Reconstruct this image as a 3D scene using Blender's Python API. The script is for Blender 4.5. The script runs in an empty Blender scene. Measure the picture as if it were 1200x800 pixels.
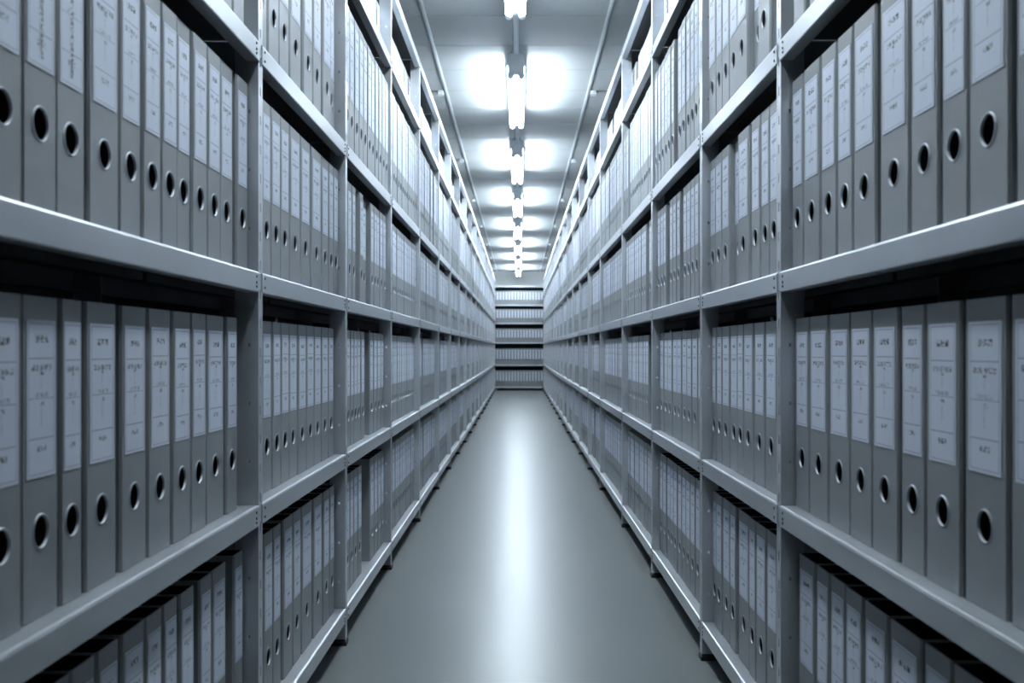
import bpy, math, random
from mathutils import Vector

rnd = random.Random(11)
C = bpy.context.scene.collection
sc = bpy.context.scene

# ------------------------------------------------------------------ camera constants (metres)
EYE = 0.755
F = 1200.0            # focal length in pixels of the 1200 px wide frame
W0 = 0.4546           # half aisle at the rack fronts
RACK_D = 0.315

def off(y):           # the runs of racking lean in towards each other by a couple of centimetres
    return 0.0048 * y - 0.000216 * y * y

# ------------------------------------------------------------------ materials
def new_mat(name):
    m = bpy.data.materials.new(name); m.use_nodes = True
    return m, m.node_tree.nodes, m.node_tree.links, m.node_tree.nodes['Principled BSDF']

def simple(name, col, rough=0.5, metal=0.0, noise=0.06, scale=30.0, spec=0.5, bump=0.0, bscale=200.0, stretch=None):
    m, n, l, b = new_mat(name)
    b.inputs['Roughness'].default_value = rough
    b.inputs['Metallic'].default_value = metal
    b.inputs['Specular IOR Level'].default_value = spec
    tc = n.new('ShaderNodeTexCoord')
    mp = n.new('ShaderNodeMapping')
    if stretch: mp.inputs['Scale'].default_value = stretch
    l.new(tc.outputs['Object'], mp.inputs['Vector'])
    t = n.new('ShaderNodeTexNoise'); t.inputs['Scale'].default_value = scale; t.inputs['Detail'].default_value = 4
    l.new(mp.outputs['Vector'], t.inputs['Vector'])
    r = n.new('ShaderNodeMapRange')
    r.inputs['From Min'].default_value = 0.3; r.inputs['From Max'].default_value = 0.7
    r.inputs['To Min'].default_value = 1 - noise; r.inputs['To Max'].default_value = 1 + noise
    l.new(t.outputs['Fac'], r.inputs['Value'])
    mx = n.new('ShaderNodeVectorMath'); mx.operation = 'SCALE'
    mx.inputs[0].default_value = col[:3]
    l.new(r.outputs['Result'], mx.inputs['Scale'])
    l.new(mx.outputs['Vector'], b.inputs['Base Color'])
    r2 = n.new('ShaderNodeMapRange')
    r2.inputs['From Min'].default_value = 0.3; r2.inputs['From Max'].default_value = 0.7
    r2.inputs['To Min'].default_value = rough * 0.88; r2.inputs['To Max'].default_value = min(1, rough * 1.12)
    l.new(t.outputs['Fac'], r2.inputs['Value']); l.new(r2.outputs['Result'], b.inputs['Roughness'])
    if bump:
        t2 = n.new('ShaderNodeTexNoise'); t2.inputs['Scale'].default_value = bscale; t2.inputs['Detail'].default_value = 3
        l.new(tc.outputs['Object'], t2.inputs['Vector'])
        bp = n.new('ShaderNodeBump'); bp.inputs['Strength'].default_value = bump; bp.inputs['Distance'].default_value = 0.001
        l.new(t2.outputs['Fac'], bp.inputs['Height']); l.new(bp.outputs['Normal'], b.inputs['Normal'])
    return m

M = {}
M['card'] = simple('binder_card', (0.262, 0.278, 0.288), 0.5, 0, 0.05, 25, 0.32, 0.12, 900)
M['inside_shade'] = simple('binder_inside_painted_shade', (0.03, 0.032, 0.036), 0.8, 0, 0.08, 40, 0.2)  # binder insides near black: shade behind the finger hole painted into the colour
M['pages'] = simple('paper_pages', (0.34, 0.35, 0.36), 0.9, 0, 0.1, 60, 0.2, stretch=(1, 40, 1))
M['chrome'] = simple('polished_ring_metal', (0.46, 0.485, 0.52), 0.60, 1.0, 0.02, 60)
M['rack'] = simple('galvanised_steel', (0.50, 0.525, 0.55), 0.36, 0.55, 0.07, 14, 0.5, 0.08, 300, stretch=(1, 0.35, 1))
M['under'] = simple('underside_painted_shade', (0.10, 0.108, 0.12), 0.55, 0.1, 0.06, 14, 0.3)  # darker than the rack steel: shade beneath shelves painted into the colour
M['bolt'] = simple('dark_bolt_steel', (0.06, 0.065, 0.075), 0.5, 0.6, 0.1, 80)
M['foot'] = simple('black_plastic', (0.012, 0.013, 0.016), 0.5, 0, 0.1, 80)
M['ceiling'] = simple('ceiling_panel_paint', (0.41, 0.437, 0.44), 0.6, 0, 0.03, 6, 0.3, 0.05, 120)
M['railmetal'] = simple('ceiling_rail_metal', (0.70, 0.74, 0.76), 0.4, 0.2, 0.05, 20)
M['housing'] = simple('lamp_housing_white', (0.80, 0.83, 0.85), 0.4, 0, 0.03, 20)
M['wall'] = simple('painted_wall', (0.55, 0.575, 0.575), 0.8, 0, 0.04, 4, 0.2, 0.05, 80)
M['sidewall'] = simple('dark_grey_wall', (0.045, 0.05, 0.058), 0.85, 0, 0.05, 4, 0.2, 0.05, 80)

def floor_mat():
    m, n, l, b = new_mat('sealed_floor_coating')
    tc = n.new('ShaderNodeTexCoord')
    t = n.new('ShaderNodeTexNoise'); t.inputs['Scale'].default_value = 2.2; t.inputs['Detail'].default_value = 6
    l.new(tc.outputs['Object'], t.inputs['Vector'])
    cr = n.new('ShaderNodeValToRGB')
    cr.color_ramp.elements[0].position = 0.1; cr.color_ramp.elements[0].color = (0.150, 0.164, 0.162, 1)
    cr.color_ramp.elements[1].position = 0.9; cr.color_ramp.elements[1].color = (0.180, 0.196, 0.194, 1)
    l.new(t.outputs['Fac'], cr.inputs['Fac']); l.new(cr.outputs['Color'], b.inputs['Base Color'])
    r = n.new('ShaderNodeMapRange'); r.inputs['From Min'].default_value = 0.1; r.inputs['From Max'].default_value = 0.9
    r.inputs['To Min'].default_value = 0.285; r.inputs['To Max'].default_value = 0.315
    l.new(t.outputs['Fac'], r.inputs['Value']); l.new(r.outputs['Result'], b.inputs['Roughness'])
    b.inputs['Specular IOR Level'].default_value = 0.35
    t2 = n.new('ShaderNodeTexNoise'); t2.inputs['Scale'].default_value = 260; t2.inputs['Detail'].default_value = 2
    l.new(tc.outputs['Object'], t2.inputs['Vector'])
    bp = n.new('ShaderNodeBump'); bp.inputs['Strength'].default_value = 0.10; bp.inputs['Distance'].default_value = 0.001
    l.new(t2.outputs['Fac'], bp.inputs['Height']); l.new(bp.outputs['Normal'], b.inputs['Normal'])
    return m
M['floor'] = floor_mat()

def tube_mat(power, name):
    m, n, l, b = new_mat(name)
    b.inputs['Base Color'].default_value = (0.9, 0.93, 0.97, 1)
    b.inputs['Emission Color'].default_value = (0.80, 0.91, 1.0, 1)
    b.inputs['Emission Strength'].default_value = power
    return m
M['tube'] = tube_mat(40.0, 'glowing_tube')
M['tube_dim'] = tube_mat(34.0, 'added_fill_tube')  # for the unseen fill lamp added above the camera

def label_mat():
    """paper slip: thin dark inner frame, ruled fields, blocks of small illegible print"""
    m, n, l, b = new_mat('printed_paper_slip')
    def math_(op, a, c=None, d=None):
        x = n.new('ShaderNodeMath'); x.operation = op
        for i, v in enumerate((a, c, d)):
            if v is None: continue
            if isinstance(v, (int, float)): x.inputs[i].default_value = v
            else: l.new(v, x.inputs[i])
        return x.outputs[0]
    uv = n.new('ShaderNodeUVMap').outputs['UV']
    sp = n.new('ShaderNodeSeparateXYZ'); l.new(uv, sp.inputs[0])
    u, v = sp.outputs['X'], sp.outputs['Y']          # u 0..1 across, v 0..1 up
    oi = n.new('ShaderNodeObjectInfo')
    geo = n.new('ShaderNodeNewGeometry')
    seed = math_('ADD', math_('MULTIPLY', oi.outputs['Random'], 97.0), math_('MULTIPLY', geo.outputs['Random Per Island'], 53.0))
    jit = math_('MULTIPLY', math_('SUBTRACT', math_('FRACT', math_('MULTIPLY', seed, 7.31)), 0.5), 0.03)
    def inside(x, lo, hi):
        return math_('MULTIPLY', math_('GREATER_THAN', x, lo), math_('LESS_THAN', x, hi))
    def box(u0, u1, v0, v1): return math_('MULTIPLY', inside(u, u0, u1), inside(v, v0, v1))
    vj = math_('ADD', v, jit)
    lines = None
    for c, h in ((0.745, 0.004), (0.49, 0.003), (0.235, 0.004)):
        k = math_('MULTIPLY', inside(vj, c - h, c + h), inside(u, 0.06, 0.94))
        lines = k if lines is None else math_('MAXIMUM', lines, k)
    fr = math_('SUBTRACT', box(0.05, 0.95, 0.018, 0.982), box(0.075, 0.925, 0.026, 0.974))
    # print: small cells switched on and off, only inside the text blocks
    comb = n.new('ShaderNodeCombineXYZ')
    l.new(math_('FLOOR', math_('MULTIPLY', u, 26)), comb.inputs[0])
    l.new(math_('FLOOR', math_('MULTIPLY', v, 90)), comb.inputs[1])
    l.new(seed, comb.inputs[2])
    wn = n.new('ShaderNodeTexWhiteNoise'); wn.noise_dimensions = '3D'; l.new(comb.outputs[0], wn.inputs['Vector'])
    cell = math_('GREATER_THAN', wn.outputs['Value'], 0.36)
    space = math_('LESS_THAN', math_('FRACT', math_('MULTIPLY', u, 6.5)), 0.8)
    ink = math_('MULTIPLY', cell, space)
    blocks = None
    for u0, u1, v0, v1, a in ((0.27, 0.74, 0.845, 0.892, 0.95), (0.14, 0.86, 0.665, 0.705, 0.75), (0.46, 0.58, 0.640, 0.660, 0.9),
                              (0.26, 0.76, 0.500, 0.528, 0.55), (0.44, 0.62, 0.440, 0.468, 0.75), (0.47, 0.53, 0.31, 0.43, 0.22),
                              (0.47, 0.53, 0.545, 0.635, 0.22), (0.36, 0.66, 0.150, 0.188, 0.85)):
        k = math_('MULTIPLY', math_('MULTIPLY', inside(u, u0, u1), inside(vj, v0, v1)), a)
        blocks = k if blocks is None else math_('MAXIMUM', blocks, k)
    at = n.new('ShaderNodeAttribute'); at.attribute_type = 'OBJECT'; at.attribute_name = 'upright_print'
    k = math_('MULTIPLY', math_('MULTIPLY', inside(u, 0.42, 0.60), inside(vj, 0.07, 0.80)), math_('MULTIPLY', at.outputs['Fac'], 0.9))
    blocks = math_('MAXIMUM', blocks, k)
    dark = math_('MAXIMUM', math_('MULTIPLY', ink, blocks), math_('MAXIMUM', math_('MULTIPLY', lines, 0.6), math_('MULTIPLY', fr, 0.45)))
    mix = n.new('ShaderNodeMix'); mix.data_type = 'RGBA'
    mix.inputs[6].default_value = (0.66, 0.705, 0.80, 1); mix.inputs[7].default_value = (0.05, 0.055, 0.075, 1)
    l.new(dark, mix.inputs[0]); l.new(mix.outputs[2], b.inputs['Base Color'])
    b.inputs['Roughness'].default_value = 0.55
    b.inputs['Specular IOR Level'].default_value = 0.3
    return m
M['slip'] = label_mat()

# ------------------------------------------------------------------ mesh builder
class MB:
    def __init__(s): s.v = []; s.f = []; s.m = []; s.uv = []; s.sm = []
    def vert(s, *p): s.v.append(p); return len(s.v) - 1
    def face(s, idx, mat=0, uv=None, smooth=False):
        s.f.append(tuple(idx)); s.m.append(mat); s.uv.append(uv or [(0, 0)] * len(idx)); s.sm.append(smooth)
    def quad(s, pts, mat=0, uv=None): s.face([s.vert(*p) for p in pts], mat, uv)
    def box(s, x0, x1, y0, y1, z0, z1, mat=0):
        if x0 > x1: x0, x1 = x1, x0
        a = [s.vert(x, y, z) for z in (z0, z1) for y in (y0, y1) for x in (x0, x1)]
        for q in ((0, 2, 3, 1), (4, 5, 7, 6), (0, 1, 5, 4), (2, 6, 7, 3), (0, 4, 6, 2), (1, 3, 7, 5)):
            s.face([a[i] for i in q], mat)
    def disc(s, axis_x0, axis_x1, cy, cz, r, n=8, mat=0):      # short cylinder along x, closed at x1
        a = [s.vert(axis_x0, cy + r * math.cos(2*math.pi*i/n), cz + r * math.sin(2*math.pi*i/n)) for i in range(n)]
        b = [s.vert(axis_x1, cy + r * math.cos(2*math.pi*i/n), cz + r * math.sin(2*math.pi*i/n)) for i in range(n)]
        fw = axis_x1 > axis_x0
        for i in range(n):
            j = (i + 1) % n
            q = [a[i], a[j], b[j], b[i]]
            s.face(q if fw else q[::-1], mat)
        s.face(b if fw else b[::-1], mat)
    def tube_y(s, cx, cz, r, y0, y1, n=14, mat=0, caps=True):
        a = [s.vert(cx + r*math.cos(2*math.pi*i/n), y0, cz + r*math.sin(2*math.pi*i/n)) for i in range(n)]
        b = [s.vert(cx + r*math.cos(2*math.pi*i/n), y1, cz + r*math.sin(2*math.pi*i/n)) for i in range(n)]
        for i in range(n):
            j = (i + 1) % n
            s.face([a[j], a[i], b[i], b[j]], mat, smooth=True)
        if caps: s.face(a, mat); s.face(b[::-1], mat)
    def prism_y(s, prof, y0, y1, mat=0):                        # closed profile (x, z), counter-clockwise seen from -y
        a = [s.vert(x, y0, z) for x, z in prof]; b = [s.vert(x, y1, z) for x, z in prof]
        k = len(prof)
        for i in range(k):
            j = (i + 1) % k
            s.face([a[i], a[j], b[j], b[i]], mat)
        s.face(a[::-1], mat); s.face(b, mat)
    def mirror(s):
        s.v = [(-x, y, z) for x, y, z in s.v]
        s.f = [f[::-1] for f in s.f]; s.uv = [u[::-1] for u in s.uv]
        return s
    def mesh(s, name, mats):
        me = bpy.data.meshes.new(name)
        me.from_pydata(s.v, [], s.f)
        for m in mats: me.materials.append(m)
        me.polygons.foreach_set('material_index', s.m)
        me.polygons.foreach_set('use_smooth', s.sm)
        ul = me.uv_layers.new(name='UVMap')
        ul.data.foreach_set('uv', [c for f in s.uv for p in f for c in p])
        me.update()
        return me

def link(name, data, parent=None):
    o = bpy.data.objects.new(name, data); C.objects.link(o)
    if parent: o.parent = parent
    return o
def tag(o, label, cat, group=None):
    o['label'] = label; o['category'] = cat
    if group: o['group'] = group
    return o
def struct(o): o['kind'] = 'structure'; return o

# ------------------------------------------------------------------ binders
HOLE_Z, HOLE_R = 0.085, 0.0158
DEPTH = 0.272

def plate_with_hole(mb, w, h, x, n, zc, r, ch=0.0, mat=0, flip=False):
    """rectangle facing +x with a round hole; returns the hole's rim vertices"""
    hw = w / 2 - ch
    s = min(hw * 0.98, 0.03)
    rim = []; outer = []
    for i in range(n):
        a = 2*math.pi*(i + 0.5)/n
        ca, sa = math.cos(a), math.sin(a)
        rim.append(mb.vert(x, r*ca, zc + r*sa))
        k = s / max(abs(ca), abs(sa))
        outer.append((k*ca, zc + k*sa))
    # snap corners
    for cx, cz in ((s, s), (-s, s), (-s, -s), (s, -s)):
        i = min(range(n), key=lambda q: (outer[q][0]-cx)**2 + (outer[q][1]-zc-cz)**2)
        outer[i] = (cx, zc + cz)
    ov = [mb.vert(x, y, z) for y, z in outer]
    for i in range(n):
        j = (i + 1) % n
        q = [rim[i], ov[i], ov[j], rim[j]]
        mb.face(q[::-1] if flip else q, mat)
    for y0, y1, z0, z1 in ((-hw, hw, 0, zc - s), (-hw, hw, zc + s, h), (-hw, -s, zc - s, zc + s), (s, hw, zc - s, zc + s)):
        if y1 - y0 < 1e-5: continue
        pts = [(x, y0, z0), (x, y1, z0), (x, y1, z1), (x, y0, z1)]
        mb.quad(pts[::-1] if flip else pts, mat)
    return rim

def label_rect(w, h):
    lw = w * 0.78
    z0 = 0.139
    z1 = h - 0.0235
    if h < 0.25: z0, z1 = 0.06, h - 0.012
    return lw, z0, z1

def binder_meshes(w, h):
    hz = HOLE_Z if h > 0.25 else 0.034
    hr = HOLE_R if h > 0.25 else 0.011
    mb = MB(); ch = 0.0030; n = 24; t = 0.0028
    DEPTH = globals()['DEPTH'] if h > 0.25 else 0.24
    rim = plate_with_hole(mb, w, h, 0.0, n, hz, hr, ch)
    back = [mb.vert(-0.002, mb.v[i][1], mb.v[i][2]) for i in rim]
    for i in range(n):
        j = (i + 1) % n
        mb.face([rim[j], back[j], back[i], rim[i]], 0, smooth=True)
    for sgn in (1, -1):                                       # folded edges, covers
        y1 = sgn * w / 2; y0 = sgn * (w / 2 - ch); yi = sgn * (w / 2 - t)
        p = [(0, y0, 0), (-ch, y1, 0), (-ch, y1, h), (0, y0, h)]
        mb.quad(p if sgn > 0 else p[::-1])
        p = [(-ch, y1, 0), (-DEPTH, y1, 0), (-DEPTH, y1, h), (-ch, y1, h)]
        mb.quad(p if sgn > 0 else p[::-1])
        p = [(-t, yi, 0), (-DEPTH, yi, 0), (-DEPTH, yi, h), (-t, yi, h)]
        mb.quad(p[::-1] if sgn > 0 else p, 1)
        for z in (0, h):
            p = [(-ch, y1, z), (-DEPTH, y1, z), (-DEPTH, yi, z), (-ch, yi, z)]
            mb.quad(p if (z == 0) == (sgn > 0) else p[::-1])
        p = [(-DEPTH, y1, 0), (-DEPTH, yi, 0), (-DEPTH, yi, h), (-DEPTH, y1, h)]
        mb.quad(p if sgn > 0 else p[::-1])
    for z in (0, h):                                          # top and bottom edge of the spine board
        p = [(0, w/2 - ch, z), (0, -w/2 + ch, z), (-ch, -w/2, z), (-t, -w/2 + t, z), (-t, w/2 - t, z), (-ch, w/2, z)]
        mb.face([mb.vert(*q) for q in (p if z else p[::-1])])
    plate_with_hole(mb, w - 2*t, h, -0.002, n, hz, hr, 0, 1, True)
    case = mb.mesh('binder_case', [M['card'], M['inside_shade']])
    pb = MB(); yy = w/2 - 0.0055
    pb.box(-DEPTH + 0.012, -0.085, -yy, yy, 0.008, h - 0.016)
    pages = pb.mesh('binder_pages', [M['pages']])
    lw, z0, z1 = label_rect(w, h)
    lb = MB(); x0, x1 = 0.0002, 0.0008
    lb.quad([(x1, -lw/2, z0), (x1, lw/2, z0), (x1, lw/2, z1), (x1, -lw/2, z1)], 0, [(0, 0), (1, 0), (1, 1), (0, 1)])
    e = [(0.01, 0.01)] * 4
    lb.quad([(x0, -lw/2, z1), (x1, -lw/2, z1), (x1, lw/2, z1), (x0, lw/2, z1)], 0, e)
    lb.quad([(x0, lw/2, z0), (x1, lw/2, z0), (x1, -lw/2, z0), (x0, -lw/2, z0)], 0, e)
    lb.quad([(x0, lw/2, z1), (x1, lw/2, z1), (x1, lw/2, z0), (x0, lw/2, z0)], 0, e)
    lb.quad([(x0, -lw/2, z0), (x1, -lw/2, z0), (x1, -lw/2, z1), (x0, -lw/2, z1)], 0, e)
    slip = lb.mesh('binder_slip', [M['slip']])
    rb = MB(); prof = [(-0.0016, -0.0002), (0.0006, -0.0001), (0.0013, 0.0006), (0.0010, 0.0016), (0.0001, 0.0022)]
    rows = [[rb.vert(px, (hr + pr)*math.cos(2*math.pi*i/n), hz + (hr + pr)*math.sin(2*math.pi*i/n)) for i in range(n)] for px, pr in prof]
    for a, b in zip(rows, rows[1:]):
        for i in range(n):
            j = (i + 1) % n
            rb.face([a[i], b[i], b[j], a[j]], 0, smooth=True)
    ring = rb.mesh('binder_ring', [M['chrome']])
    return case, pages, slip, ring

protos = {}
def proto(w, h):
    k = (w, h)
    if k not in protos:
        root = bpy.data.objects.new('lever_arch_binder', None)
        root.empty_display_size = 0.05
        kids = []
        for nm, me in zip(('cover_case', 'paper_block', 'spine_slip', 'finger_ring'), binder_meshes(w, h)):
            o = bpy.data.objects.new(nm, me); kids.append(o)
        kids[2]['label'] = 'pale printed paper slip on the spine'
        kids[3]['label'] = 'shiny metal ring round the finger hole'
        protos[k] = (root, kids)
    return protos[k]

def place_binder(w, h, loc, rot, label, group):
    root, kids = proto(w, h)
    r = root.copy(); C.objects.link(r)
    r.location = loc; r.rotation_euler = (0, 0, rot)
    tag(r, label, 'binder', group)
    out = [r]
    for k in kids:
        c = k.copy(); C.objects.link(c); c.parent = r; out.append(c)
    return out

far = MB()
def far_binder(w, h, loc, rot, z0=None, slim=1.0):
    """one binder of the rows too far off to single out: a box with a deep finger hole, ring and slip"""
    tmp = MB(); n = 12
    hz = HOLE_Z if h > 0.25 else 0.034
    hr = HOLE_R if h > 0.25 else 0.011
    rim = plate_with_hole(tmp, w, h, 0.0, n, hz, hr, 0.001)
    bk = [tmp.vert(-0.05, tmp.v[i][1], tmp.v[i][2]) for i in rim]
    for i in range(n):
        j = (i + 1) % n
        tmp.face([rim[j], bk[j], bk[i], rim[i]], 0)
    tmp.face(bk, 0)
    a, b = w/2 - 0.001, w/2
    D = DEPTH if h > 0.25 else 0.24
    for s in (1, -1):
        p = [(0, s*a, 0), (-0.001, s*b, 0), (-0.001, s*b, h), (0, s*a, h)]
        tmp.quad(p if s > 0 else p[::-1])
        p = [(-0.001, s*b, 0), (-D, s*b, 0), (-D, s*b, h), (-0.001, s*b, h)]
        tmp.quad(p if s > 0 else p[::-1])
    for z in (0, h):
        p = [(0, a, z), (0, -a, z), (-D, -b, z), (-D, b, z)]
        tmp.quad(p if z else p[::-1])
    tmp.quad([(-D, b, 0), (-D, -b, 0), (-D, -b, h), (-D, b, h)])
    lw, zl, z1 = label_rect(w, h)
    z0 = zl if z0 is None else z0
    lw *= slim
    hz = min(hz, 0.5*z0 + 0.015)
    tmp.quad([(0.0008, -lw/2, z0), (0.0008, lw/2, z0), (0.0008, lw/2, z1), (0.0008, -lw/2, z1)], 1, [(0, 0), (1, 0), (1, 1), (0, 1)])
    r0 = [tmp.vert(0.0012, hr*math.cos(2*math.pi*i/n), hz + hr*math.sin(2*math.pi*i/n)) for i in range(n)]
    r1 = [tmp.vert(0.0004, (hr+.0024)*math.cos(2*math.pi*i/n), hz + (hr+.0024)*math.sin(2*math.pi*i/n)) for i in range(n)]
    for i in range(n):
        j = (i + 1) % n
        tmp.face([r0[i], r1[i], r1[j], r0[j]], 2)
    base = len(far.v); c, s = math.cos(rot), math.sin(rot)
    far.v += [(loc[0] + c*x - s*y, loc[1] + s*x + c*y, loc[2] + z) for x, y, z in tmp.v]
    far.f += [tuple(i + base for i in f) for f in tmp.f]
    far.m += tmp.m; far.uv += tmp.uv; far.sm += tmp.sm

# ------------------------------------------------------------------ racks
SHELF_Z = {'A': 0.095, 'B': 0.489, 'C': 0.889, 'D': 1.284, 'E': 1.757, 'F': 2.027}
ROW_NAME = {'A': 'bottom shelf', 'B': 'second shelf up', 'C': 'third shelf up', 'D': 'fourth shelf up', 'E': 'fifth shelf up'}
SETBACK = {'A': 0.0236, 'B': 0.0236, 'C': 0.017, 'D': 0.008, 'E': 0.050}
HEIGHT = {'A': 0.318, 'B': 0.318, 'C': 0.318, 'D': 0.376, 'E': 0.200}
POSTS = {'left': [0.80, 1.754, 2.612, 3.512, 4.488, 5.53], 'right': [0.80, 1.749, 2.487, 3.390, 4.350, 5.50]}
END_Y = 18.60
for s_ in POSTS:
    y = POSTS[s_][-1]; n_ = 14
    POSTS[s_] += [y + (END_Y - y) * (i + 1) / n_ for i in range(n_)]
SX = {'left': 1, 'right': -1}

def frame(side, i):
    """bay i: origin on the rack front at its near upright, yaw, length"""
    y0, y1 = POSTS[side][i], POSTS[side][i + 1]
    sg = -SX[side]
    x0, x1 = sg * (W0 - off(y0)), sg * (W0 - off(y1))
    return (x0, y0), -math.atan2(x1 - x0, y1 - y0), math.hypot(x1 - x0, y1 - y0)

def to_world(side, i, setback, yl):
    (ox, oy), th, L = frame(side, i)
    lx = -SX[side] * setback
    return ox + math.cos(th)*lx - math.sin(th)*yl, oy + math.sin(th)*lx + math.cos(th)*yl, th

LIP = 0.036
def shelf_mb(L):
    mb = MB()
    y0, y1 = 0.020, L + 0.003
    # folded front lip with a soft top edge and a return underneath
    mb.prism_y([(-0.003, -0.0012), (-0.003, -0.0012 - 0.003), (-0.0003, -0.006), (-0.0003, -LIP + 0.0015), (-0.003, -LIP + 0.0015), (-0.003, -LIP),
                (0.0008, -LIP), (0.0020, -LIP + 0.0015), (0.0020, -0.0040), (0.0006, -0.0012), (-0.0025, 0.0)][::-1][::-1], y0, y1)
    mb.box(-0.020, -0.003, 0.032, L - 0.004, -LIP, -LIP + 0.0015)
    mb.box(-RACK_D, -0.0028, 0.0035, L - 0.0035, -0.0008, 0.0)
    mb.box(-RACK_D + 0.001, -0.004, 0.0040, L - 0.0040, -0.0014, -0.0007, 2)  # underside layer carrying the painted shade
    mb.box(-RACK_D, -RACK_D + 0.002, 0.0035, L - 0.0035, -LIP, -0.0013, 2)  # rear lip darkened the same way, as if in shade
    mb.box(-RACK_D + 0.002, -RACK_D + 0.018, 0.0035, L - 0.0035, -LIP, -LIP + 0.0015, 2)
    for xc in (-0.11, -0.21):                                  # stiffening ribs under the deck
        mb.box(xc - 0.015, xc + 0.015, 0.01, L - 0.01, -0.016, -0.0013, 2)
    for yb, zs in ((0.036, (-0.010, -0.026)), (L - 0.020, (-0.010, -0.020, -0.027))):
        for z in zs: mb.disc(0.0020, 0.0032, yb, z, 0.0024, 8, 1)
    return mb

def plate(mb, axis, a0, a1, c0, c1, hc, hw, zs, hh, z0, z1):
    """thin plate standing up with oblong punched holes; axis 'x' or 'y' is the wide direction"""
    def bx(p, q, za, zb):
        if axis == 'x': mb.box(p, q, c0, c1, za, zb)
        else: mb.box(c0, c1, p, q, za, zb)
    bx(a0, hc - hw, z0, z1); bx(hc + hw, a1, z0, z1)
    z = z0
    for k in zs:
        bx(hc - hw, hc + hw, z, k - hh); z = k + hh
    bx(hc - hw, hc + hw, z, z1)

def upright_mb(rear=False):
    mb = MB()
    zt = SHELF_Z['F'] + 0.001
    z0 = 0.012
    pitch = [0.05 + 0.05*k for k in range(int((zt - 0.08)/0.05))]
    if not rear:
        plate(mb, 'y', 0.0, 0.028, -0.0018, 0.0, 0.014, 0.0026, pitch, 0.008, z0, zt)
        plate(mb, 'x', -0.040, -0.0018, 0.0, 0.0018, -0.016, 0.0024, [p + 0.013 for p in pitch[::2]], 0.0032, z0, zt)
    else:
        mb.box(-RACK_D - 0.0035, -RACK_D - 0.0015, 0.0, 0.028, z0, zt)
        mb.box(-RACK_D - 0.0015, -RACK_D + 0.045, 0.0, 0.0018, z0, zt)
    return mb
def foot_mb(rear=False):
    mb = MB()
    if not rear: a, b = -0.044, 0.003
    else: a, b = -RACK_D - 0.006, -RACK_D + 0.048
    mb.box(a, b, -0.003, 0.031, 0.0, 0.010); mb.box(a + 0.003, b - 0.003, -0.001, 0.029, 0.010, 0.016)
    return mb

racks = {}
SIDE_LABEL = {'left': 'long grey metal shelving rack running along the left side of the aisle',
              'right': 'long grey metal shelving rack running along the right side of the aisle'}
for side in ('left', 'right'):
    sx = SX[side]
    fix = (lambda m: m) if sx > 0 else (lambda m: m.mirror())
    root = link('shelving_rack', None); root.location = (-sx*W0, POSTS[side][0], 0)
    tag(root, SIDE_LABEL[side], 'shelving')
    racks[side] = root
    bx_, by_ = root.location.x, root.location.y
    up = fix(upright_mb()).mesh('upright', [M['rack']]); ft = fix(foot_mb()).mesh('foot', [M['foot']])
    rup = fix(upright_mb(True)).mesh('rear_upright', [M['rack']]); rft = fix(foot_mb(True)).mesh('rear_foot', [M['foot']])
    nb = len(POSTS[side]) - 1
    for i in range(nb + 1):
        (ox, oy), th, L = frame(side, min(i, nb - 1))
        if i == nb: ox, oy = -sx*(W0 - off(POSTS[side][i])), POSTS[side][i]
        for nm, me, fm in (('upright', up, ft), ('rear_upright', rup, rft)):
            o = link(nm, me, root); o.location = (ox - bx_, oy - by_, 0); o.rotation_euler.z = th
            link('foot', fm, o)['label'] = 'black plastic foot'
    cache = {}; count = 0; rest = MB()
    for i in range(nb):
        (ox, oy), th, L = frame(side, i)
        kL = round(L, 3)
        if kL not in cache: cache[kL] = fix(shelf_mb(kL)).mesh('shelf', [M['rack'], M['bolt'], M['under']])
        for r in 'ABCDEF':
            if count < 100:
                o = link('shelf', cache[kL], root)
                o.location = (ox - bx_, oy - by_, SHELF_Z[r]); o.rotation_euler.z = th
                count += 1
            else:
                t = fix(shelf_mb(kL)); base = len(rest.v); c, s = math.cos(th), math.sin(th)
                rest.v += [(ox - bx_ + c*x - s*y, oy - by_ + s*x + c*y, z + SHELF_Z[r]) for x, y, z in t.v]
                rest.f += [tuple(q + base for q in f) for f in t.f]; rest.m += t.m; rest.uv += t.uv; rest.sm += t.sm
        if i in (0, 2, 4):                                     # crossed tie bars at the back
            for za, zb in ((0.15, 1.15), (1.15, 0.15)):
                mb = MB(); xx = -RACK_D - 0.006
                mb.quad([(xx, 0.02, za), (xx, L - 0.02, zb), (xx, L - 0.02, zb + 0.03), (xx, 0.02, za + 0.03)])
                mb.quad([(xx - .002, 0.02, za), (xx - .002, 0.02, za + 0.03), (xx - .002, L - 0.02, zb + 0.03), (xx - .002, L - 0.02, zb)])
                o = link('cross_brace', fix(mb).mesh('cross_brace', [M['rack']]), root)
                o.location = (ox - bx_, oy - by_, 0); o.rotation_euler.z = th
    if rest.v:
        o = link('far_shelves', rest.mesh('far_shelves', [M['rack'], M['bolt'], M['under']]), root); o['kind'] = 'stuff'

# ------------------------------------------------------------------ filling the shelves
ORD = 'first second third fourth fifth sixth seventh eighth ninth tenth eleventh twelfth thirteenth fourteenth fifteenth sixteenth seventeenth'.split()
WIDTHS = [0.042 + 0.001*k for k in range(66)]
VPX = {'left': 614.0, 'right': 603.0}
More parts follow.
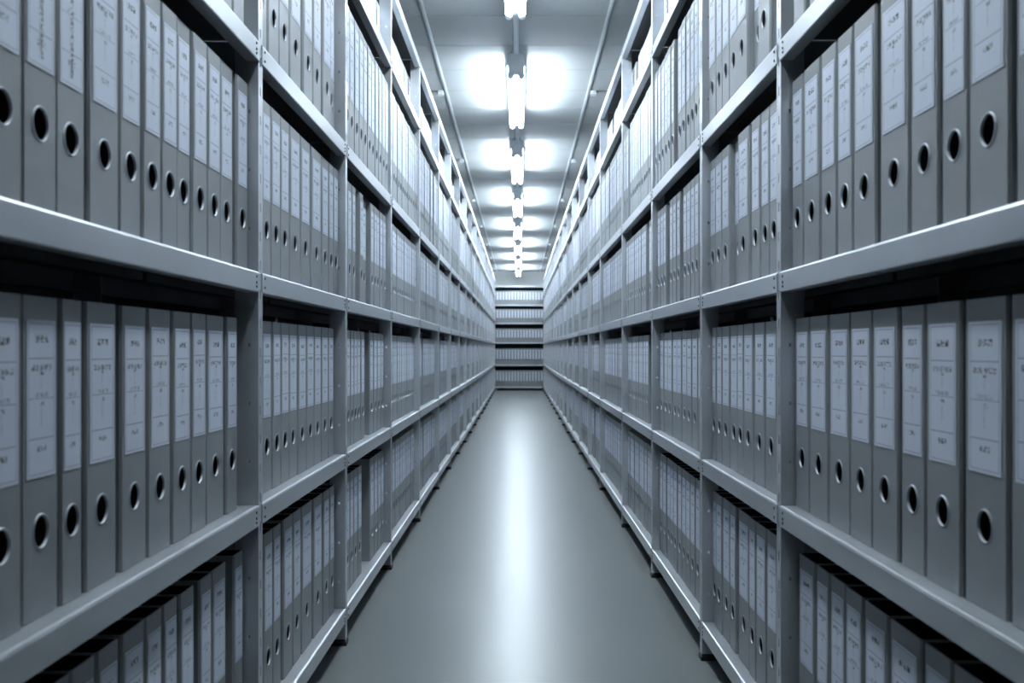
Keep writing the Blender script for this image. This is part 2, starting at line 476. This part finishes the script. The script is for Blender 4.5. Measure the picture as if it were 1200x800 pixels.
# edges of the nearest binders, as (start, end) pixel columns in the photograph's 1200 px frame
PX = {
 ('left', 0, 'C'): [(-24, 26), (26, 67), (67, 102), (105, 141), (141, 167), (167, 188.6), (188.6, 208), (208, 225), (225, 243), (243, 259), (259, 274.5), (277.5, 290.5)],
 ('left', 0, 'B'): [(-28, 25.5), (27, 71), (71, 97), (100, 137), (143, 173), (174, 201), (202, 224), (224, 242), (243, 264), (265, 278), (280, 287)],
 ('left', 0, 'A'): [(52, 84), (85, 114), (115, 141), (144, 171), (172, 192), (193, 210), (211, 228), (234, 248.4), (249.6, 266.4), (275, 286.5)],
 ('left', 1, 'C'): [(307, 317.5), (317.5, 328.7), (328.7, 339.2), (340, 352), (353, 364), (365.5, 377), (378, 385.7), (385.7, 391), (391, 396.5)],
 ('left', 1, 'B'): [(308, 319.5), (319.5, 329.5), (329.5, 339.7), (339.7, 349.5), (349.5, 359.3), (359.3, 368.5), (368.5, 377), (377, 385), (385, 391.3)],
 ('left', 1, 'A'): [(309, 320), (320, 329.5), (333, 344), (344.5, 354), (354.6, 367), (368, 378), (379, 386), (386.5, 391.8)],
 ('right', 0, 'C'): [(928, 941), (942, 961), (962, 980), (981, 999), (1000, 1026), (1031, 1065), (1067, 1099.5), (1101, 1132.5), (1133, 1181), (1190, 1245)],
 ('right', 0, 'B'): [(932, 948), (949, 970.5), (971, 995.6), (996, 1022), (1022.6, 1053), (1055, 1083.7), (1085, 1126), (1128, 1179), (1182, 1245)],
 ('right', 0, 'A'): [(936, 954.6), (956, 971), (971.4, 989.4), (990.6, 1011), (1013, 1041), (1043, 1080), (1082, 1114.5), (1116.6, 1160)],
 ('right', 1, 'C'): [(830.5, 837.6), (837.6, 845), (845, 853.7), (853.7, 864), (864, 877), (880, 890.5), (890.5, 900.6), (900.6, 911)],
 ('right', 1, 'B'): [(832.3, 838.7), (838.7, 845), (845, 854), (855, 863.7), (863.7, 871), (871, 882.5), (883.7, 896), (897, 911)],
 ('right', 1, 'A'): [(832.3, 838.7), (838.7, 845.8), (845.8, 854.5), (855, 862), (864, 877), (877.7, 885.6), (885.6, 897.6), (898, 911)],
 ('right', 1, 'D'): [(829.5, 838), (838, 845), (845, 853.5), (853.5, 863.5), (863.5, 875.5), (876, 888), (888, 902)],
}
YY = {   # same, as distances from the camera
 ('left', 0, 'D'): [(1.47, 1.545), (1.55, 1.625), (1.63, 1.695)],
 ('left', 1, 'D'): [(1.765, 1.845), (1.86, 1.94), (1.945, 2.025), (2.035, 2.135), (2.15, 2.24), (2.255, 2.345), (2.36, 2.46), (2.475, 2.570)],
 ('right', 0, 'D'): [(1.45, 1.53), (1.535, 1.61), (1.635, 1.70)],
}
GAPS = {('left', 2, 'B'): (3.085, 3.185), ('left', 2, 'A'): (3.09, 3.19), ('left', 2, 'C'): (3.03, 3.08),
        ('right', 2, 'B'): (3.295, 3.365), ('right', 2, 'C'): (2.90, 2.93), ('right', 3, 'B'): (3.66, 3.68)}
START = {('left', 2, 'E'): 2.9, ('right', 2, 'E'): 2.9}

def auto_fill(side, i, r):
    """binders side by side along a bay, local coordinates of each (start, end)"""
    L = frame(side, i)[2]; y0 = POSTS[side][i]
    g = GAPS.get((side, i, r))
    y = max(0.034 if SETBACK[r] < 0.01 else 0.008, START.get((side, i, r), 0) - y0)
    out = []
    base = rnd.choice((0.0610, 0.0650, 0.0690, 0.0730))
    if i >= 4 and rnd.random() < 0.7: g2 = y + rnd.uniform(0.2, 0.7); gw = rnd.uniform(0.015, 0.05)
    else: g2 = None
    while True:
        w = base + rnd.choice((-0.008, 0, 0, 0, 0.004, 0.008))
        if g and y0 + y < g[1] and y0 + y + w > g[0]: y = g[1] - y0; g = None
        if g2 and y > g2: y += gw; g2 = None
        if y + w > L - 0.006: break
        out.append((y, y + w)); y += w + rnd.choice((0.0010, 0.0015, 0.0020, 0.0035))
    # share what is left at the end of the shelf among the binders
    k0 = max([k for k in range(1, len(out)) if out[k][0] - out[k-1][1] > 0.01] or [0])
    e = (L - 0.005 - out[-1][1]) / (len(out) - k0)
    for q, k in enumerate(range(k0, len(out))):
        out[k] = (out[k][0] + e*q, out[k][1] + e*(q + 1))
    return out

def width_word(w): return 'slim ' if w < 0.0600 else ('broad ' if w > 0.0835 else '')

n_single = 0
for side in ('left', 'right'):
    sx = SX[side]
    nb = len(POSTS[side]) - 1
    for i in range(nb):
        th = frame(side, i)[1]
        for r in 'ABCDE':
            if i == 0 and r == 'E' or i == 1 and r == 'E': continue
            key = (side, i, r)
            if key in PX:
                Wb = W0 + SETBACK[r]
                spans = sorted(tuple(sorted(F*Wb/abs(VPX[side] - x) for x in p)) for p in PX[key])
                spans = [(a - POSTS[side][i], b - POSTS[side][i]) for a, b in spans]
            elif key in YY: spans = [(a - POSTS[side][i], b - POSTS[side][i]) for a, b in YY[key]]
            else: spans = auto_fill(side, i, r)
            L = frame(side, i)[2]
            single = i <= 2 or (i == 3 and r in 'BC')
            items = []
            lo = 0.0045
            for a, b in spans:
                a = max(a, lo); b = min(b, L - 0.0045)
                wv = b - a - 0.0022
                ws = [q for q in WIDTHS if q <= wv + 0.0004]
                if not ws: continue
                w = ws[-1]
                c = (a + b) / 2
                if c - w/2 < lo: c = lo + w/2
                items.append((c, w)); lo = c + w/2 + 0.0014
            order = list(range(len(items)))
            for k, (c, w) in enumerate(items):
                sb = SETBACK[r] + rnd.choice((0, 0, 0.0006, 0.0012, 0.0018, -0.0006))
                if i > 0 and rnd.random() < 0.05: sb += 0.012
                # uprights carry a flange just behind the rack front: keep clear of it
                if c - w/2 < 0.030: sb = max(sb, 0.0045)
                x, y, th = to_world(side, i, sb, c)
                loc = (x, y, SHELF_Z[r] + 0.0006)
                rot = th + (0 if sx > 0 else math.pi)
                if single:
                    if i == 0: where = ORD[len(items) - 1 - k] + ' before the nearest upright'
                    else: where = ORD[k] + ' past the ' + ('nearest', 'second', 'third')[i - 1] + ' upright'
                    lab = f"{width_word(w)}grey binder, {where}, {ROW_NAME[r]}, {side} rack"
                    pb_ = place_binder(w, HEIGHT[r], loc, rot, lab, f'lever arch binders on the {side} rack')
                    if key == ('left', 0, 'C') and k in (1, 2):      # two slips carry a dense upright line of print
                        pb_[3]['upright_print'] = 1.0
                        pb_[0]['label'] = lab.replace('grey binder', 'grey binder with dark upright print')
                    n_single += 1
                else:
                    far_binder(w, HEIGHT[r], loc, rot)
print('single binders', n_single)

# ------------------------------------------------------------------ rack across the far end
EY = 18.90
root = link('shelving_rack', None); root.location = (0, EY, 0)
tag(root, 'short grey metal shelving rack standing across the far end of the aisle', 'shelving')
EZ = [0.075, 0.480, 0.893, 1.255, 1.590, 1.935]
EW = 1.30
for k, z in enumerate(EZ):
    mb = MB()
    mb.box(-EW/2, EW/2, -0.0, 0.002, z - 0.028, z); mb.box(-EW/2, EW/2, 0.002, 0.33, z - 0.0015, z)
    mb.box(-EW/2, EW/2, 0.33, 0.332, z - 0.028, z); mb.box(-EW/2, EW/2, 0.002, 0.02, z - 0.028, z - 0.0265)
    link('shelf', mb.mesh('shelf', [M['rack']]), root)
for x in (-EW/2 - 0.002, EW/2):
    mb = MB(); mb.box(x, x + 0.002, 0.0, 0.335, 0.012, EZ[-1] + 0.002); mb.box(x - 0.012, x + 0.014, -0.002, 0.0, 0.012, EZ[-1] + 0.002)
    o = link('side_frame', mb.mesh('side_frame', [M['rack']]), root)
    mb = MB(); mb.box(x - 0.014, x + 0.016, -0.004, 0.337, 0.0, 0.012)
    link('foot', mb.mesh('foot', [M['foot']]), o)['label'] = 'black plastic foot'
mb = MB(); mb.box(-EW/2, EW/2, 0.340, 0.342, 0.05, EZ[-1])
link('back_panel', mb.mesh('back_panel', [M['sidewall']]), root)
for z in EZ[:-1]:
    x = -EW/2 + 0.004
    hh = 0.25 if z > 0.85 else 0.295
    while x < EW/2 - 0.06:
        w = 0.052 + rnd.choice((0, 0.001, 0.002))
        far_binder(w, hh, (x + w/2, EY + 0.012 + rnd.choice((0, .002, .004)), z + 0.0006), -math.pi/2, 0.34*hh, 0.76)
        x += w + 0.0015
o = link('binder_rows', far.mesh('binder_rows', [M['card'], M['slip'], M['chrome']]))
tag(o, 'receding rows of grey binders farther down both racks and on the end rack', 'binders')
o['kind'] = 'stuff'

# ------------------------------------------------------------------ room shell
CEIL = 2.262
XW, Y0, Y1 = 0.86, -1.6, 19.75
def slab(name, m, *b):
    mb = MB(); mb.box(*b); return struct(link(name, mb.mesh(name, [m])))
slab('floor', M['floor'], -XW - .1, XW + .1, Y0 - .1, Y1 + .1, -0.1, 0.0)
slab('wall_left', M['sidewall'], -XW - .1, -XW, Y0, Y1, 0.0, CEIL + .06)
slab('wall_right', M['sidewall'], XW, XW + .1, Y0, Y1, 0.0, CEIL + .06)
slab('wall_back', M['wall'], -XW, XW, Y1, Y1 + .1, 0.0, CEIL + .06)
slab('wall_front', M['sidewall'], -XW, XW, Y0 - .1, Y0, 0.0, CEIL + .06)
mb = MB()                                                    # boards across the aisle with narrow joints
PAN = 0.446
y = Y0 - 0.08; z = CEIL
k0 = math.ceil((Y0 - 5.52)/PAN)
ys = [Y0] + [5.52 + PAN*k for k in range(k0, 60) if Y0 < 5.52 + PAN*k < Y1] + [Y1]
for a, b in zip(ys, ys[1:]):
    mb.box(-XW, XW, a + 0.003, b - 0.003, z, z + 0.03)
mb.box(-XW, XW, Y0, Y1, z + 0.03, z + 0.06)
struct(link('ceiling', mb.mesh('ceiling', [M['ceiling']])))

# ------------------------------------------------------------------ ceiling lights
PITCH, LEN = 2.15, 1.24
LX = -0.016
LAMP_Y = [3.06 + PITCH*k for k in range(-1, 8)]  # first one is an unseen lamp added to brighten the near bay
LZ = CEIL - 0.108
def make_lamp():
    hb = MB()
    hb.prism_y([(-0.0455, 0.047), (-0.041, 0.050), (0.041, 0.050), (0.0455, 0.047), (0.0455, 0.058), (0.036, CEIL - LZ - 0.001), (-0.036, CEIL - LZ - 0.001), (-0.0455, 0.058)], 0.0, LEN)
    t = []
    for s in (-1, 1):
        q = MB(); q.tube_y(s*0.0275, 0, 0.0135, 0.045, LEN - 0.045, 16); t.append(q.mesh('tube', [M['tube']]))
    e = []
    for a, b in ((0.0, 0.045), (LEN - 0.045, LEN)):
        q = MB()
        q.box(-0.040, 0.040, a, b, 0.004, 0.0495)
        for s in (-1, 1): q.tube_y(s*0.0275, 0, 0.0155, a, b, 12)
        e.append(q.mesh('lamp_holder', [M['housing']]))
    return hb.mesh('housing', [M['housing']]), t, e
hm, tm, em = make_lamp()
tm_dim = []
for q in tm:
    q = q.copy(); q.materials[0] = M['tube_dim']; tm_dim.append(q)
LW = ['dim fill light added overhead, out of view', 'nearest in view', 'second nearest', 'third nearest', 'fourth nearest', 'fifth nearest', 'sixth nearest', 'second farthest', 'farthest']
for k, y in enumerate(LAMP_Y):
    r = link('ceiling_light', None); r.location = (LX, y, LZ)
    tag(r, f'glowing white twin-tube strip light on the ceiling, {LW[k]}', 'light', 'strip lights along the ceiling')
    link('housing', hm, r)
    for q in (tm if k else tm_dim): link('tube', q, r)
    for q in em: link('lamp_holder', q, r)
mb = MB()
for a, b in zip([Y0 + 0.02] + [y + LEN + 0.004 for y in LAMP_Y], [y - 0.004 for y in LAMP_Y] + [Y1 - 0.02]):
    if b - a < 0.05: continue
    mb.prism_y([(LX - 0.011, CEIL - 0.010), (LX + 0.011, CEIL - 0.010), (LX + 0.013, CEIL - 0.0005), (LX - 0.013, CEIL - 0.0005)], a, b)
    for q in (a + 0.02, b - 0.05):
        if q > a: mb.box(LX - 0.018, LX + 0.018, q, q + 0.02, CEIL - 0.012, CEIL - 0.0005)
tag(link('cable_conduit', mb.mesh('cable_conduit', [M['railmetal']])), 'thin grey cable conduit on the ceiling, joining the strip lights end to end', 'conduit')
for side, x in (('left', -0.427), ('right', 0.402)):
    r = link('ceiling_rail', None); r.location = (x, Y0 + 0.02, CEIL)
    tag(r, f'slim grey metal rail along the ceiling above the {side} rack edge', 'rail', 'rails along the ceiling')
    mb = MB(); LL = Y1 - Y0 - 0.04
    mb.box(-0.009, 0.009, 0, LL, -0.0035, -0.0005); mb.box(-0.0035, 0.0035, 0, LL, -0.0055, -0.0035)
    link('rail_bar', mb.mesh('rail_bar', [M['railmetal']]), r)
    for y in LAMP_Y:
        q = MB(); yy = y + 0.75 - (Y0 + 0.02); s = -1 if side == 'left' else 1
        q.box(s*0.015, s*0.047, yy, yy + 0.05, -0.020, -0.0005); q.box(s*0.019, s*0.043, yy - 0.012, yy + 0.062, -0.010, -0.0005)
        link('bracket', q.mesh('bracket', [M['railmetal']]), r)

# ------------------------------------------------------------------ world, camera, view
w = bpy.data.worlds.new('World'); sc.world = w; w.use_nodes = True
w.node_tree.nodes['Background'].inputs['Color'].default_value = (0.0, 0.0, 0.0, 1)

cam = bpy.data.cameras.new('Camera'); co = bpy.data.objects.new('Camera', cam); C.objects.link(co)
co.location = (0, 0, EYE); co.rotation_euler = (math.pi/2, 0, 0)
cam.sensor_fit = 'HORIZONTAL'; cam.sensor_width = 36.0; cam.lens = 36.0
cam.shift_x = -8.5/1200; cam.shift_y = 9.5/1200
cam.clip_start = 0.02; cam.clip_end = 60
cam.dof.use_dof = True; cam.dof.focus_distance = 2.7; cam.dof.aperture_fstop = 8.0
sc.camera = co

sc.view_settings.view_transform = 'Standard'
try: sc.view_settings.look = 'None'
except Exception: pass
sc.view_settings.exposure = 0.97
sc.view_settings.gamma = 1.0
sc.view_settings.use_curve_mapping = False
sc.cycles.use_denoising = True
